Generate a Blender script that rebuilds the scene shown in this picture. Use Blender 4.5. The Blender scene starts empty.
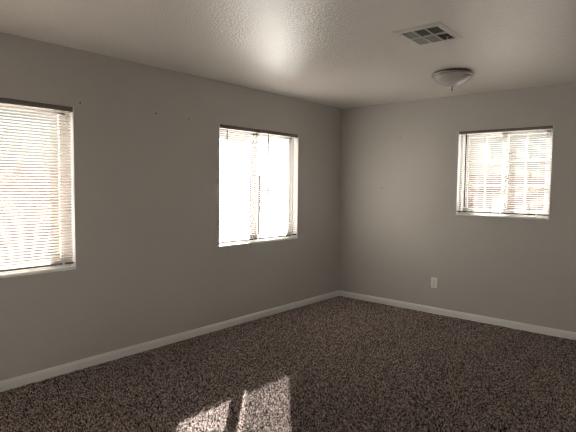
import bpy, bmesh, math, random
import numpy as np
from mathutils import Vector, Matrix

random.seed(7)
rng = np.random.default_rng(7)
S = bpy.context.scene
C = S.collection

# ------------------------------------------------------------------ camera
cam = bpy.data.objects.new('camera', bpy.data.cameras.new('camera'))
C.objects.link(cam)
FPX, YAW, PITCH, ROLL = 486.22, 0.711256, -0.0608844, 0.0111006
cp, sp = math.cos(PITCH), math.sin(PITCH)
fw = Vector((-math.sin(YAW) * cp, math.cos(YAW) * cp, sp))
r0 = Vector((math.cos(YAW), math.sin(YAW), 0))
u0 = r0.cross(fw)
rt = r0 * math.cos(ROLL) + u0 * math.sin(ROLL)
up = u0 * math.cos(ROLL) - r0 * math.sin(ROLL)
M = Matrix((rt, up, -fw)).transposed().to_4x4()
M.translation = Vector((3.6313, -5.2683, 1.4318))
cam.matrix_world = M
cam.data.sensor_width = 36
cam.data.lens = FPX / 576 * 36
cam.data.clip_start = 0.05
S.camera = cam

# ------------------------------------------------------------------ light
SUN_EL = math.radians(24.4)
SUN_DIR = Vector((1.0, -1.12, 0)).normalized()      # the way the light travels, on plan
SUN_STRENGTH = 72.0
SKY_STRENGTH = 0.045
S.view_settings.view_transform = 'Standard'
S.view_settings.look = 'None'
S.view_settings.gamma = 1
S.view_settings.use_curve_mapping = False
S.view_settings.exposure = 0.09
S.cycles.filter_width = 1.1

w = bpy.data.worlds.new('sky')
S.world = w
w.use_nodes = True
nt = w.node_tree
sky = nt.nodes.new('ShaderNodeTexSky')
sky.sky_type = 'NISHITA'
sky.sun_disc = False
sky.sun_elevation = SUN_EL
sky.sun_rotation = math.atan2(-SUN_DIR.x, -SUN_DIR.y)
sky.air_density = 1.0
sky.dust_density = 2.0
bg = nt.nodes['Background']
bg.inputs['Strength'].default_value = SKY_STRENGTH
hs = nt.nodes.new('ShaderNodeHueSaturation')
hs.inputs['Saturation'].default_value = .45
nt.links.new(sky.outputs[0], hs.inputs['Color'])
nt.links.new(hs.outputs[0], bg.inputs['Color'])

sl = bpy.data.lights.new('sun', 'SUN')
sl.energy = SUN_STRENGTH
sl.angle = math.radians(0.53)
sl.color = (1.0, 0.965, 0.925)
sun = bpy.data.objects.new('sun', sl)
C.objects.link(sun)
d = Vector((SUN_DIR.x * math.cos(SUN_EL), SUN_DIR.y * math.cos(SUN_EL), -math.sin(SUN_EL)))
sun.rotation_euler = d.to_track_quat('-Z', 'Y').to_euler()
sun.location = (-6, 6, 5)

# portals that guide the daylight through the three window openings
def portal(loc, sx, sy, direction):
    l = bpy.data.lights.new('daylight_portal', 'AREA')
    l.shape = 'RECTANGLE'
    l.size, l.size_y = sx, sy
    l.cycles.is_portal = True
    o = bpy.data.objects.new('daylight_portal', l)
    C.objects.link(o)
    o.location = loc
    o.rotation_euler = Vector(direction).to_track_quat('-Z', 'Z').to_euler()

W1 = (-4.75, -3.53, 0.795, 2.008)       # y0, y1, z0, z1   on the left wall
W2 = (-2.095, -0.88, 0.832, 2.033)
W3 = (1.535, 2.470, 1.145, 2.050)      # x0, x1, z0, z1   on the back wall
DEPTH = 0.15
for W in (W1, W2):
    portal((-DEPTH - .03, (W[0] + W[1]) / 2, (W[2] + W[3]) / 2), W[1] - W[0], W[3] - W[2], (1, 0, 0))
portal(((W3[0] + W3[1]) / 2, DEPTH + .03, (W3[2] + W3[3]) / 2), W3[1] - W3[0], W3[3] - W3[2], (0, -1, 0))

# ------------------------------------------------------------------ materials
def mat(name, col=(.8, .8, .8), rough=.5, metal=0, spec=.5):
    m = bpy.data.materials.new(name)
    m.use_nodes = True
    b = m.node_tree.nodes['Principled BSDF']
    b.inputs['Base Color'].default_value = (*col, 1)
    b.inputs['Roughness'].default_value = rough
    b.inputs['Metallic'].default_value = metal
    b.inputs['Specular IOR Level'].default_value = spec
    return m

def node(m, kind, **kw):
    n = m.node_tree.nodes.new(kind)
    for k, v in kw.items():
        setattr(n, k, v)
    return n

def bumpy(m, layers):
    """layers: (scale, detail, strength, distance) noise bumps stacked on the surface"""
    nt = m.node_tree
    b = nt.nodes['Principled BSDF']
    tc = node(m, 'ShaderNodeTexCoord')
    prev = None
    for sc, det, st, dist in layers:
        nz = node(m, 'ShaderNodeTexNoise')
        nz.inputs['Scale'].default_value = sc
        nz.inputs['Detail'].default_value = det
        nt.links.new(tc.outputs['Object'], nz.inputs['Vector'])
        bp = node(m, 'ShaderNodeBump')
        bp.inputs['Strength'].default_value = st
        bp.inputs['Distance'].default_value = dist
        nt.links.new(nz.outputs['Fac'], bp.inputs['Height'])
        if prev:
            nt.links.new(prev.outputs['Normal'], bp.inputs['Normal'])
        prev = bp
    nt.links.new(prev.outputs['Normal'], b.inputs['Normal'])
    return m

def mottled(m, c1, c2, scale):
    nt = m.node_tree
    b = nt.nodes['Principled BSDF']
    tc = node(m, 'ShaderNodeTexCoord')
    nz = node(m, 'ShaderNodeTexNoise')
    nz.inputs['Scale'].default_value = scale
    nz.inputs['Detail'].default_value = 5
    mx = node(m, 'ShaderNodeMix', data_type='RGBA')
    mx.inputs[6].default_value = (*c1, 1)
    mx.inputs[7].default_value = (*c2, 1)
    nt.links.new(tc.outputs['Object'], nz.inputs['Vector'])
    nt.links.new(nz.outputs['Fac'], mx.inputs[0])
    nt.links.new(mx.outputs[2], b.inputs['Base Color'])
    return m

WALL = bumpy(mottled(mat('wall_paint', rough=.55, spec=.35), (.585, .565, .535), (.555, .535, .505), 1.6),
             [(70, 3, .12, .004), (4, 2, .12, .02)])
CEIL = bumpy(mat('ceiling_paint', (.835, .80, .755), rough=.4, spec=.5),
             [(1.8, 2, .2, .03), (64, 3, .75, .007)])
cb = CEIL.node_tree.nodes['Principled BSDF']
cb.inputs['Coat Weight'].default_value = .5
cb.inputs['Coat Roughness'].default_value = .27
cb.inputs['Coat IOR'].default_value = 1.55
CEIL.node_tree.links.new(cb.inputs['Normal'].links[0].from_socket, cb.inputs['Coat Normal'])
TRIM = bumpy(mottled(mat('trim_paint', rough=.35), (.93, .925, .905), (.90, .89, .865), 6), [(25, 2, .05, .004)])
VINYL = mottled(mat('white_vinyl', rough=.4), (.84, .84, .83), (.80, .80, .79), 9)
PLATE = mottled(mat('ivory_plastic', rough=.3), (.93, .92, .88), (.90, .89, .85), 30)
DARK = mottled(mat('dark_metal', rough=.5), (.03, .028, .026), (.02, .02, .02), 40)
RAIL = mottled(mat('blind_rail_shaded', rough=.42), (.21, .19, .165), (.185, .168, .145), 12)  # dark tone holds the shade of the backlit rails
VENT = mottled(mat('vent_enamel', rough=.4), (.72, .69, .64), (.66, .63, .58), 15)
LOUV = mottled(mat('vent_louver_enamel', rough=.5), (.38, .40, .37), (.32, .34, .31), 15)
DUCT_SHADE = mottled(mat('duct_shade_black', rough=.8), (.02, .02, .02), (.03, .03, .03), 15)  # black stands for the shade up inside the vent
NICKEL = bumpy(mat('brushed_nickel', (.36, .34, .32), rough=.28, metal=1), [(120, 2, .05, .001)])
BOWL = mottled(mat('frosted_glass', rough=.16, spec=.8), (.66, .645, .62), (.52, .51, .49), 9)
BOWL.node_tree.nodes['Principled BSDF'].inputs['Transmission Weight'].default_value = .05
CONC = bumpy(mottled(mat('pale_concrete', rough=.9), (.64, .61, .58), (.56, .535, .51), 1.5), [(40, 4, .3, .005)])

def slat_material():
    m = mottled(mat('blind_slat_enamel', rough=.45), (.77, .735, .705), (.74, .71, .68), 5)
    nt = m.node_tree
    b = nt.nodes['Principled BSDF']
    tr = node(m, 'ShaderNodeBsdfTranslucent')
    tr.inputs['Color'].default_value = (.92, .82, .78, 1)
    mx = node(m, 'ShaderNodeMixShader')
    mx.inputs[0].default_value = .32
    nt.links.new(b.outputs[0], mx.inputs[1])
    nt.links.new(tr.outputs[0], mx.inputs[2])
    nt.links.new(mx.outputs[0], nt.nodes['Material Output'].inputs['Surface'])
    return m
SLAT = slat_material()

def glass_material():
    m = mat('window_glass')
    nt = m.node_tree
    t = node(m, 'ShaderNodeBsdfTransparent')
    t.inputs['Color'].default_value = (.95, .97, .96, 1)
    g = node(m, 'ShaderNodeBsdfGlossy')
    g.inputs['Roughness'].default_value = .02
    lw = node(m, 'ShaderNodeLayerWeight')
    pw = node(m, 'ShaderNodeMath', operation='POWER')
    pw.inputs[1].default_value = 5
    nt.links.new(lw.outputs['Facing'], pw.inputs[0])
    fr = node(m, 'ShaderNodeMath', operation='MULTIPLY_ADD')
    fr.inputs[1].default_value = .9
    fr.inputs[2].default_value = .04
    nt.links.new(pw.outputs[0], fr.inputs[0])
    mx = node(m, 'ShaderNodeMixShader')
    nt.links.new(fr.outputs[0], mx.inputs[0])
    nt.links.new(t.outputs[0], mx.inputs[1])
    nt.links.new(g.outputs[0], mx.inputs[2])
    nt.links.new(mx.outputs[0], nt.nodes['Material Output'].inputs['Surface'])
    return m
GLASS = glass_material()

def mesh_material():                       # woven insect mesh: mostly open
    m = mottled(mat('insect_mesh', rough=.8), (.16, .16, .16), (.12, .12, .12), 60)
    nt = m.node_tree
    b = nt.nodes['Principled BSDF']
    t = node(m, 'ShaderNodeBsdfTransparent')
    mx = node(m, 'ShaderNodeMixShader')
    mx.inputs[0].default_value = .10
    nt.links.new(t.outputs[0], mx.inputs[1])
    nt.links.new(b.outputs[0], mx.inputs[2])
    nt.links.new(mx.outputs[0], nt.nodes['Material Output'].inputs['Surface'])
    return m
SCREEN = mesh_material()

def carpet_material(name, island):
    m = mat(name, rough=.95, spec=.08)
    nt = m.node_tree
    b = nt.nodes['Principled BSDF']
    ramp = node(m, 'ShaderNodeValToRGB')
    e = ramp.color_ramp.elements
    e[0].position, e[0].color = .08, (.015, .011, .010, 1)
    e[1].position, e[1].color = 1, (.95, .82, .76, 1)
    ramp.color_ramp.elements.new(.88).color = (.72, .615, .58, 1)
    k = ramp.color_ramp.elements.new(.55)
    k.color = (.355, .288, .268, 1)
    if island:
        g = node(m, 'ShaderNodeNewGeometry')
        nt.links.new(g.outputs['Random Per Island'], ramp.inputs[0])
    else:
        tc = node(m, 'ShaderNodeTexCoord')
        nz = node(m, 'ShaderNodeTexNoise')
        nz.inputs['Scale'].default_value = 130
        nz.inputs['Detail'].default_value = 3
        nt.links.new(tc.outputs['Object'], nz.inputs['Vector'])
        nt.links.new(nz.outputs['Fac'], ramp.inputs[0])
        bp = node(m, 'ShaderNodeBump')
        bp.inputs['Strength'].default_value = .8
        bp.inputs['Distance'].default_value = .01
        nt.links.new(nz.outputs['Fac'], bp.inputs['Height'])
        nt.links.new(bp.outputs[0], b.inputs['Normal'])
    nt.links.new(ramp.outputs[0], b.inputs['Base Color'])
    return m
BACKING = carpet_material('carpet_backing', False)
PILE = carpet_material('carpet_yarn', True)

# ------------------------------------------------------------------ mesh helpers
def link(name, bm, m, parent=None, smooth=False):
    bmesh.ops.recalc_face_normals(bm, faces=bm.faces)
    me = bpy.data.meshes.new(name)
    bm.to_mesh(me)
    bm.free()
    me.materials.append(m)
    if smooth:
        for p in me.polygons:
            p.use_smooth = True
    o = bpy.data.objects.new(name, me)
    C.objects.link(o)
    if parent:
        o.parent = parent
    return o

def box(bm, a, b, bevel=0):
    lo = [min(p, q) for p, q in zip(a, b)]
    hi = [max(p, q) for p, q in zip(a, b)]
    r = bmesh.ops.create_cube(bm, size=1)
    for v in r['verts']:
        v.co = Vector([lo[i] + (v.co[i] + .5) * (hi[i] - lo[i]) for i in range(3)])
    if bevel:
        ed = {e for v in r['verts'] for e in v.link_edges}
        bmesh.ops.bevel(bm, geom=list(ed), offset=bevel, segments=2, affect='EDGES', profile=.5)

def tube(bm, p, q, r, n=8, r2=None):
    p, q = Vector(p), Vector(q)
    L = (q - p).length
    mtx = Matrix.Translation((p + q) / 2) @ (q - p).to_track_quat('Z', 'Y').to_matrix().to_4x4()
    bmesh.ops.create_cone(bm, cap_ends=True, segments=n, radius1=r, radius2=r if r2 is None else r2, depth=L, matrix=mtx)

def lathe(bm, prof, n=48):
    rings = []
    for r, z in prof:
        if r < 1e-6:
            rings.append([bm.verts.new((0, 0, z))])
        else:
            rings.append([bm.verts.new((r * math.cos(2 * math.pi * k / n), r * math.sin(2 * math.pi * k / n), z)) for k in range(n)])
    for A, B in zip(rings, rings[1:]):
        for k in range(n):
            a, b = A[k % len(A)], A[(k + 1) % len(A)]
            c, e = B[(k + 1) % len(B)], B[k % len(B)]
            vs = []
            for v in (a, b, c, e):
                if v not in vs:
                    vs.append(v)
            if len(vs) > 2:
                bm.faces.new(vs)

def empty(name, loc=(0, 0, 0), rz=0):
    o = bpy.data.objects.new(name, None)
    C.objects.link(o)
    o.location = loc
    o.rotation_euler = (0, 0, rz)
    o.empty_display_size = .1
    return o

def tag(o, label, cat, group=None):
    o['label'] = label
    o['category'] = cat
    if group:
        o['group'] = group
    return o

def struct(o):
    o['kind'] = 'structure'
    return o

# ------------------------------------------------------------------ the room
H = 2.44
XR, YF = 4.45, -6.25          # right wall and the wall behind the camera
T = .16
FZ = -.012                    # top of the carpet backing; the pile tops reach z = 0

bm = bmesh.new(); box(bm, (-T, YF - T, FZ - .1), (XR + T, T, FZ)); struct(link('floor', bm, BACKING))
bm = bmesh.new(); box(bm, (-T, YF - T, H), (XR + T, T, H + .12)); ceiling = struct(link('ceiling', bm, CEIL))

def wall_with_holes(name, holes, s0, s1, to3):
    """holes along s: (s0, s1, z0, z1); to3 maps (s, depth, z) to space, depth 0 = room face"""
    ss = sorted({s0, s1, *[h[0] for h in holes], *[h[1] for h in holes]})
    zs = sorted({FZ, H, *[h[2] for h in holes], *[h[3] for h in holes]})
    solid = lambda a, b: 0 <= a < len(ss) - 1 and 0 <= b < len(zs) - 1 and not any(
        h[0] - 1e-6 <= ss[a] and ss[a + 1] <= h[1] + 1e-6 and h[2] - 1e-6 <= zs[b] and zs[b + 1] <= h[3] + 1e-6 for h in holes)
    bm = bmesh.new()
    V = {}
    def v(i, j, k):
        if (i, j, k) not in V:
            V[i, j, k] = bm.verts.new(to3(ss[i], T * k, zs[j]))
        return V[i, j, k]
    for i in range(len(ss) - 1):
        for j in range(len(zs) - 1):
            if not solid(i, j):
                continue
            for k in (0, 1):
                bm.faces.new([v(i, j, k), v(i + 1, j, k), v(i + 1, j + 1, k), v(i, j + 1, k)])
            for di, dj, e in ((-1, 0, ((i, j), (i, j + 1))), (1, 0, ((i + 1, j), (i + 1, j + 1))),
                              (0, -1, ((i, j), (i + 1, j))), (0, 1, ((i, j + 1), (i + 1, j + 1)))):
                if not solid(i + di, j + dj):
                    (a, b), (c, f) = e
                    bm.faces.new([v(a, b, 0), v(c, f, 0), v(c, f, 1), v(a, b, 1)])
    # soften the plaster corners around the openings
    eds = []
    for e in bm.edges:
        if len(e.link_faces) == 2 and e.calc_face_angle(0) > 1:
            mid = [(p.co.x, p.co.y, p.co.z) for p in e.verts]
            if all(abs(c[AX]) < 1e-6 for c in mid) and all(FZ + .1 < c[2] < H - .1 for c in mid) and \
               all(any(h[0] - 1e-4 <= c[1 - AX] <= h[1] + 1e-4 for h in holes) for c in mid):
                eds.append(e)
    if eds:
        bmesh.ops.bevel(bm, geom=eds, offset=.007, segments=3, affect='EDGES', profile=.5)
    return struct(link(name, bm, WALL))

AX = 0
wall_with_holes('wall_left', [W1, W2], YF, T, lambda s, d, z: (-d, s, z))
AX = 1
wall_with_holes('wall_back', [W3], 0, XR, lambda s, d, z: (s, d, z))
bm = bmesh.new(); box(bm, (XR, YF, FZ), (XR + T, T, H)); struct(link('wall_right', bm, WALL))
bm = bmesh.new(); box(bm, (-T, YF - T, FZ), (XR + T, YF, H)); struct(link('wall_front', bm, WALL))

def baseboard(name, p, q, inward):
    """profile swept from p to q along a wall, with a sloped and rounded top"""
    prof = [(0, FZ), (.013, FZ), (.013, .045), (.0122, .050), (.009, .056), (.0065, .064), (.004, .0685), (0, .070)]
    bm = bmesh.new()
    p, q, n = Vector(p), Vector(q), Vector(inward)
    rings = [[bm.verts.new(e + n * a + Vector((0, 0, z))) for a, z in prof] for e in (p, q)]
    k = len(prof)
    for i in range(k):
        bm.faces.new([rings[0][i], rings[0][(i + 1) % k], rings[1][(i + 1) % k], rings[1][i]])
    bm.faces.new(rings[0]); bm.faces.new(rings[1])
    return struct(link(name, bm, TRIM))
baseboard('baseboard_left', (0, YF, 0), (0, 0, 0), (1, 0, 0))
baseboard('baseboard_back', (.013, 0, 0), (XR, 0, 0), (0, -1, 0))
baseboard('baseboard_right', (XR, YF, 0), (XR, -.013, 0), (-1, 0, 0))
baseboard('baseboard_front', (.013, YF, 0), (XR - .013, YF, 0), (0, 1, 0))

bm = bmesh.new(); box(bm, (-60, -60, -.45), (60, 60, -.35)); struct(link('ground', bm, CONC))
BLOCK = bumpy(mottled(mat('tan_block', rough=.9), (.43, .34, .31), (.37, .30, .27), 2.5), [(30, 3, .4, .006)])
STUCCO = bumpy(mottled(mat('outdoor_stucco', rough=.9), (.56, .47, .42), (.50, .42, .38), 2.5), [(60, 3, .3, .004)])
bm = bmesh.new(); box(bm, (-9.2, -14, -.35), (-9.0, 9.2, 1.75)); box(bm, (-9.27, -14, 1.75), (-8.93, 9.2, 1.82)); struct(link('wall_added_left', bm, BLOCK))  # added garden wall, a dimmer backdrop behind the left wall's blinds
bm = bmesh.new(); box(bm, (-9.0, 9.0, -.35), (12, 9.2, 1.75)); box(bm, (-8.93, 8.93, 1.75), (12, 9.27, 1.82)); struct(link('wall_added_back', bm, BLOCK))  # added too, the same dim backdrop for the back window
bm = bmesh.new(); box(bm, (-9.0, -7.4, -.35), (-1.3, -7.2, 2.7)); box(bm, (-9.0, -7.45, 2.7), (-1.25, -7.12, 2.85)); struct(link('wall_added_bounce', bm, STUCCO))  # added unseen wing, bounces sun through the middle window onto the back wall

# ---- carpet pile: leaning tufts of yarn over the part of the floor the room view takes in
def carpet_pile():
    sp = .0078
    xs = np.arange(.014, XR - .02, sp)
    ys = np.arange(-5.3, -.014, sp)
    X, Y = np.meshgrid(xs, ys)
    X = X.ravel() + rng.uniform(-.45, .45, X.size) * sp
    Y = Y.ravel() + rng.uniform(-.45, .45, Y.size) * sp
    X = np.clip(X, .014, XR - .02)
    Y = np.clip(Y, YF, -.014)
    dx, dy = X - 3.6313, Y + 5.2683
    f = np.array([-math.sin(YAW), math.cos(YAW)]); r = np.array([f[1], -f[0]])
    dep = dx * f[0] + dy * f[1]
    lat = dx * r[0] + dy * r[1]
    keep = (dep > 1.8) & (np.abs(lat) < dep * .66 + .9)
    X, Y = X[keep], Y[keep]
    n = X.size
    k = 4
    a0 = rng.uniform(0, 6.28, n)
    lean = rng.uniform(0, .008, n)
    la = rng.uniform(0, 6.28, n)
    h = rng.uniform(.008, .0145, n)
    rad = rng.uniform(.0030, .0050, n)
    V = np.zeros((n, 2 * k + 1, 3))
    for i in range(k):
        a = a0 + 2 * math.pi * i / k
        V[:, i] = np.c_[X + rad * .8 * np.cos(a), Y + rad * .8 * np.sin(a), np.full(n, FZ + .0005)]
        V[:, k + i] = np.c_[X + lean * .6 * np.cos(la) + rad * np.cos(a + .5), Y + lean * .6 * np.sin(la) + rad * np.sin(a + .5), FZ + h * .72]
    V[:, 2 * k] = np.c_[X + lean * np.cos(la), Y + lean * np.sin(la), FZ + h]
    V[..., 0] = np.maximum(V[..., 0], .0135)
    V[..., 1] = np.minimum(V[..., 1], -.0135)
    F = []
    for i in range(k):
        j = (i + 1) % k
        F += [(i, j, k + j), (i, k + j, k + i), (k + i, k + j, 2 * k)]
    F = (np.array(F)[None] + (np.arange(n) * (2 * k + 1))[:, None, None]).reshape(-1, 3)
    me = bpy.data.meshes.new('carpet_pile')
    me.vertices.add(n * (2 * k + 1))
    me.vertices.foreach_set('co', V.ravel())
    me.loops.add(F.size)
    me.loops.foreach_set('vertex_index', F.ravel().astype(np.int32))
    me.polygons.add(len(F))
    me.polygons.foreach_set('loop_start', (np.arange(len(F)) * 3).astype(np.int32))
    me.update(calc_edges=True)
    me.materials.append(PILE)
    o = bpy.data.objects.new('carpet_pile', me)
    C.objects.link(o)
    o['kind'] = 'stuff'
    tag(o, 'brown speckled cut pile of the wall to wall carpet', 'carpet')
carpet_pile()

# ------------------------------------------------------------------ windows
# local frame: u along the wall, d outward (0 = room face of the wall), z up
def window(name, W, to3, grid=False, screen=False):
    root = struct(empty(name, to3((W[0] + W[1]) / 2, .11, W[2])))
    inv = Matrix.Translation(-root.location)
    def fin(nm, bm, m):
        bm.transform(inv)
        o = link(nm, bm, m, root)
        return o
    def bx(bm, u0, u1, d0, d1, z0, z1, bv=.003):
        box(bm, to3(u0, d0, z0), to3(u1, d1, z1), bv)
    u0, u1, z0, z1 = W
    um = (u0 + u1) / 2
    fr, st, sb = .030, .050, .036
    bm = bmesh.new()
    D0, D1 = .07, .155
    bx(bm, u0, u1, D0, D1, z0, z0 + fr); bx(bm, u0, u1, D0, D1, z1 - fr, z1)
    bx(bm, u0, u0 + fr, D0, D1, z0, z1); bx(bm, u1 - fr, u1, D0, D1, z0, z1)
    fin('frame', bm, VINYL)
    for a, b, d0, d1 in ((u0 + fr - .004, um + st / 2, .118, .146), (um - st / 2, u1 - fr + .004, .078, .106)):
        bm = bmesh.new()
        za, zb = z0 + fr - .004, z1 - fr + .004
        bx(bm, a, b, d0, d1, za, za + sb); bx(bm, a, b, d0, d1, zb - sb, zb)
        bx(bm, a, a + st, d0, d1, za, zb); bx(bm, b - st, b, d0, d1, za, zb)
        fin('sash', bm, VINYL)
        bm = bmesh.new()
        dm = (d0 + d1) / 2
        box(bm, to3(a + st - .005, dm - .002, za + sb - .005), to3(b - st + .005, dm + .002, zb - sb + .005))
        fin('pane', bm, GLASS)
        if grid:
            bm = bmesh.new()
            ga, gb = za + sb, zb - sb
            mu = (a + b) / 2
            box(bm, to3(mu - .009, dm - .007, ga), to3(mu + .009, dm + .007, gb))
            for f in (1 / 3, 2 / 3):
                zz = ga + (gb - ga) * f
                box(bm, to3(a + st, dm - .0065, zz - .009), to3(b - st, dm + .0065, zz + .009))
            fin('muntin_grid', bm, VINYL)
    if screen:
        bm = bmesh.new()
        box(bm, to3(u0 + .03, .1495, z0 + .03), to3(um, .1505, z1 - .03))
        fin('insect_screen', bm, SCREEN)
    return root

L3 = lambda u, d, z: (-d, u, z)
B3 = lambda u, d, z: (u, d, z)
window('window_1', W1, L3, screen=True)
window('window_2', W2, L3, screen=True)
window('window_3', W3, B3, grid=True)

def sill(name, W, to3):
    bm = bmesh.new()
    box(bm, to3(W[0] + .001, -.006, W[2] - .014), to3(W[1] - .001, .072, W[2] + .004), .004)
    struct(link(name, bm, TRIM))
sill('trim_1', W1, L3); sill('trim_2', W2, L3); sill('trim_3', W3, B3)

def jamb_liner(name, W, to3, at_end):
    a, b = (W[1] - .0048, W[1] - .0002) if at_end else (W[0] + .0002, W[0] + .0048)
    bm = bmesh.new()
    box(bm, to3(a, -.0012, W[2] + .0042), to3(b, .0695, W[3] - .0005), .0008)
    struct(link(name, bm, JAMB))
JAMB = mottled(mat('jamb_enamel', rough=.35), (.90, .91, .92), (.87, .88, .89), 9)
for i, (W, t3, e) in enumerate(((W1, L3, 0), (W1, L3, 1), (W2, L3, 0), (W2, L3, 1), (W3, B3, 0), (W3, B3, 1))):
    jamb_liner('trim_%d' % (i + 4), W, t3, e)

# ------------------------------------------------------------------ mini blinds
def blind(W, u0, u1, to3, rail_z, wand, tilt, label, ladders, cord_end=True):
    """blind hung inside an opening: head rail, slats on ladder cords, bottom rail, wand"""
    z1 = W[3] - .001
    root = empty('mini_blind', to3((u0 + u1) / 2, .020, rail_z))
    tag(root, label, 'window blind', 'white mini blinds in the windows')
    inv = Matrix.Translation(-root.location)
    def fin(nm, bm, m, parent=root, smooth=False):
        bm.transform(inv)
        return link(nm, bm, m, parent, smooth)
    dc = .020                                        # centre of the slats, just inside the wall face
    # head rail: an open-topped channel
    bm = bmesh.new()
    hb = z1 - (.026 if W is W3 else .032)
    box(bm, to3(u0, dc - .014, hb), to3(u1, dc - .012, z1), .0005)
    box(bm, to3(u0, dc + .012, hb), to3(u1, dc + .014, z1), .0005)
    box(bm, to3(u0, dc - .014, hb), to3(u1, dc + .014, hb + .002), .0005)
    fin('headrail', bm, RAIL)
    for e in (u0, u1):
        bm = bmesh.new()
        s = 1 if e == u0 else -1
        box(bm, to3(e - s * .0008, dc - .0165, hb - .002), to3(e + s * .014, dc + .0165, z1), .001)
        fin('mounting_bracket', bm, RAIL)
    # slats: slightly crowned strips
    pitch = .0212
    top, bot = hb - .014, rail_z + .018
    n = int(round((top - bot) / pitch))
    bm = bmesh.new()
    ct, stt = math.cos(tilt), math.sin(tilt)
    for i in range(n + 1):
        z = top + (bot - top) * i / n
        jit = random.gauss(0, .018)
        c2, s2 = math.cos(tilt + jit), math.sin(tilt + jit)
        rows = []
        for q in range(5):
            t = (q / 4 - .5) * .025
            crown = .0008 * (1 - (t / .0125) ** 2)
            dd, zz = t * c2 - crown * s2, t * s2 + crown * c2
            rows.append([bm.verts.new(to3(uu, dc + dd, z + zz)) for uu in (u0 + .011, u1 - .011)])
        for A, B in zip(rows, rows[1:]):
            bm.faces.new([A[0], A[1], B[1], B[0]])
    fin('slats', bm, SLAT, smooth=True)
    bm = bmesh.new()
    box(bm, to3(u0 + .005, dc - .012, rail_z - .007), to3(u1 - .005, dc + .012, rail_z + .006), .003)
    rail = fin('bottom_rail', bm, RAIL)
    for f in ladders:
        uu = u0 + (u1 - u0) * f
        bm = bmesh.new()
        for dd in (-.0135, .0135):
            tube(bm, to3(uu, dc + dd, hb), to3(uu, dc + dd, rail_z), .0006, 5)
        tube(bm, to3(uu + .006, dc, hb), to3(uu + .006, dc, rail_z), .0007, 5)
        fin('ladder_cord', bm, VINYL)
        bm = bmesh.new()
        box(bm, to3(uu - .008, dc - .0145, rail_z - .009), to3(uu + .008, dc + .0135, rail_z + .007), .002)
        c = link('rail_clip', (bm.transform(inv), bm)[1], VINYL, rail)
    if wand:
        wu, wz = wand
        bm = bmesh.new()
        tube(bm, to3(wu, dc - .024, hb - .018), to3(wu, dc - .022, wz), .0046, 8)
        tube(bm, to3(wu, dc - .022, wz + .03), to3(wu, dc - .022, wz - .004), .0058, 8)
        wo = fin('tilt_wand', bm, WAND)
        bm = bmesh.new()
        tube(bm, to3(wu, dc - .012, hb + .006), to3(wu, dc - .024, hb - .004), .0022, 6)
        tube(bm, to3(wu, dc - .024, hb), to3(wu, dc - .024, hb - .02), .0022, 6)
        fin('wand_hook', bm, DARK)
    return root

WAND = mottled(mat('wand_plastic', rough=.25), (.10, .097, .093), (.08, .077, .075), 20)
blind(W1, W1[0] + .006, W1[1] - .006, L3, .832, None, math.radians(30),
      'white mini blind in the largest window, cut off by the left edge of the view', (.12, .5, .93))
blind(W2, W2[0] + .006, -1.518, L3, .868, (-1.995, 1.362), math.radians(25),
      'left of the two white mini blinds in the middle window, slats faintly showing', (.14, .86))
blind(W2, -1.506, W2[1] - .006, L3, .868, (-1.397, 1.36), math.radians(5),
      'right of the two white mini blinds in the middle window, the brightest one', (.14, .86))
blind(W3, W3[0] + .006, W3[1] - .006, B3, 1.178, (1.627, 1.235), math.radians(25),
      'white mini blind in the small window on the back wall, grid of panes behind', (.13, .5, .87))

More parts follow.
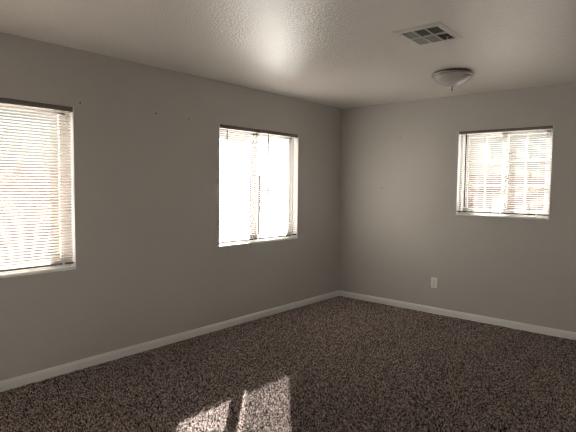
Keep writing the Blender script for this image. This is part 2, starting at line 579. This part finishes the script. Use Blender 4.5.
# ------------------------------------------------------------------ ceiling vent
def vent():
    c = Vector((2.186, -2.195, H))
    root = empty('ceiling_vent', c, math.radians(2))
    tag(root, 'square white ceiling air vent with six louvered panels, two rows of three', 'air vent')
    hx, hy = .158, .200
    ox, oy = .124, .152
    bm = bmesh.new()
    # flange with a raised inner lip, sloping to the ceiling at its outer edge
    def ring(a, b, z):
        return [bm.verts.new(p) for p in ((-a, -b, z), (a, -b, z), (a, b, z), (-a, b, z))]
    rs = [ring(hx, hy, 0), ring(hx, hy, -.003), ring(hx - .012, hy - .012, -.009), ring(ox, oy, -.010), ring(ox, oy, 0)]
    for A, B in zip(rs, rs[1:] + rs[:1]):
        for k in range(4):
            bm.faces.new([A[k], A[(k + 1) % 4], B[(k + 1) % 4], B[k]])
    link('flange', bm, VENT, root)
    # dividing bars: 3 panels along x, 2 along y
    bm = bmesh.new()
    xs = (-ox, -ox / 3, ox / 3, ox)
    for x in xs[1:3]:
        box(bm, (x - .006, -oy, -.0105), (x + .006, oy, -.001), .001)
    box(bm, (-ox, -.006, -.0107), (ox, .006, -.001), .001)
    link('divider', bm, VENT, root)
    bm = bmesh.new()
    box(bm, (-ox, -oy, -.0016), (ox, oy, -.0004))
    link('duct_shade', bm, DUCT_SHADE, root)  # thin black sheet in place of the shaded hollow above the louvers
    # louvers of each panel, banked its own way
    for i in range(3):
        for j in range(2):
            x0, x1 = xs[i] + (.006 if i else 0), xs[i + 1] - (.006 if i < 2 else 0)
            y0, y1 = ((-oy, -.006), (.006, oy))[j]
            bm = bmesh.new()
            axis, ang = LOUVERS[i][j]
            n = 13
            for q in range(n):
                if (i, j) == (2, 1) and q not in (0, 1, 7, 11, 12):      # blades broken out of this panel
                    continue
                if axis == 'x':      # blades run along x, spaced in y
                    yy = y0 + (y1 - y0) * (q + .5) / n
                    a = Vector((0, math.cos(ang), math.sin(ang))) * .0105
                    ps = [(x0, yy), (x1, yy)]
                else:
                    xx = x0 + (x1 - x0) * (q + .5) / n
                    a = Vector((math.cos(ang), 0, math.sin(ang))) * .0085
                    ps = [(xx, y0), (xx, y1)]
                zc = -.0062
                A, B = [Vector((*p, zc)) for p in ps]
                nrm = a.cross(B - A).normalized() * .0005
                vs = [bm.verts.new(p + s * a * .48 + t * nrm) for p in (A, B) for s, t in ((-1, -1), (1, -1), (1, 1), (-1, 1))]
                for f in ((0, 1, 2, 3), (4, 5, 6, 7), (0, 1, 5, 4), (1, 2, 6, 5), (2, 3, 7, 6), (3, 0, 4, 7)):
                    bm.faces.new([vs[z] for z in f])
            for xe in (x0, x1 - .0016):          # strips along the blade ends
                box(bm, (xe, y0, -.0098), (xe + .0016, y1, -.0030))
            link('louver_panel', bm, LOUV, root)
    bm = bmesh.new()
    box(bm, (.085, .100, -.024), (.094, .104, -.006), .001)
    link('damper_lever', bm, VENT, root)
    for sx, sy in ((.140, .12), (-.140, .12), (.14, -.12), (-.14, -.12)):
        bm = bmesh.new()
        tube(bm, (sx, sy, -.0098), (sx, sy, -.0065), .0035, 10)
        link('screw', bm, DARK, root)
R = math.radians
# [column along x][row: 0 is nearer the camera]
LOUVERS = [[('x', R(-38)), ('x', R(-32))],
           [('x', R(24)), ('x', R(-52))],
           [('x', R(24)), ('x', R(40))]]
vent()

# ------------------------------------------------------------------ ceiling light
def ceiling_light():
    root = empty('ceiling_light', (1.892, -1.07, H))
    tag(root, 'round flush ceiling light with a frosted bowl and a small finial, switched off', 'ceiling light')
    bm = bmesh.new()
    lathe(bm, [(0, 0), (.150, 0), (.160, -.004), (.170, -.012), (.176, -.022), (.176, -.030), (.170, -.034), (.160, -.033), (.158, -.028), (0, -.028)])
    link('rim', bm, NICKEL, root, True)
    bm = bmesh.new()
    prof = [(.159, -.027), (.160, -.036), (.155, -.050), (.143, -.066), (.123, -.082), (.097, -.096), (.070, -.107), (.044, -.115), (.022, -.119), (0, -.120)]
    lathe(bm, prof)
    link('bowl', bm, BOWL, root, True)
    bm = bmesh.new()
    lathe(bm, [(0, -.117), (.014, -.118), (.015, -.122), (.008, -.127), (.006, -.135), (.010, -.142), (.010, -.148), (.005, -.155), (.0025, -.162), (0, -.166)], 20)
    link('finial', bm, NICKEL, root, True)
ceiling_light()

# ------------------------------------------------------------------ outlet
def outlet():
    root = empty('wall_outlet', (1.312, 0, .352))
    tag(root, 'white double wall outlet low on the back wall', 'wall outlet')
    bm = bmesh.new()
    box(bm, (-.037, -.010, -.060), (.037, 0, .060), .003)
    link('cover_plate', bm, PLATE, root)
    for s in (-1, 1):
        bm = bmesh.new()
        box(bm, (-.0165, -.0125, s * .020 - .0145), (.0165, -.005, s * .020 + .0145), .003)
        sk = link('socket', bm, PLATE, root)
        bm = bmesh.new()
        for x in (-.0065, .0065):
            box(bm, (x - .0012, -.0130, s * .020 - .002), (x + .0012, -.011, s * .020 + .007))
        tube(bm, (0, -.0130, s * .020 - .008), (0, -.011, s * .020 - .008), .0024, 8)
        link('slots', bm, DARK, sk)
    bm = bmesh.new()
    tube(bm, (0, -.0115, 0), (0, -.006, 0), .003, 10)
    link('screw', bm, DARK, root)
outlet()

# ------------------------------------------------------------------ nails left in the walls
def nail(loc, inward, label, r=.0055):
    bm = bmesh.new()
    n = Vector(inward)
    tube(bm, (0, 0, 0), n * .010, r * .4, 8)
    tube(bm, n * .010, n * .0125, r, 10)
    o = link('nail', bm, DARK)
    o.location = loc
    tag(o, label, 'nail', 'nails left in the walls')

for x, y, z, n, label in (
        (0, -2.8155, 2.0448, (1, 0, 0), 'dark nail high on the left wall, midway between its two windows'),
        (0, -2.4698, 2.0363, (1, 0, 0), 'dark nail high on the left wall, nearer the middle window'),
        (0, -3.4845, 2.0436, (1, 0, 0), 'dark nail in the left wall just off the corner of the left edge window'),
        (.6133, 0, 1.4184, (0, -1, 0), 'dark nail at mid height on the back wall near the room corner'),
        (.8390, 0, 2.0308, (0, -1, 0), 'dark nail high on the back wall between the room corner and its window')):
    nail((x, y, z), n, label)
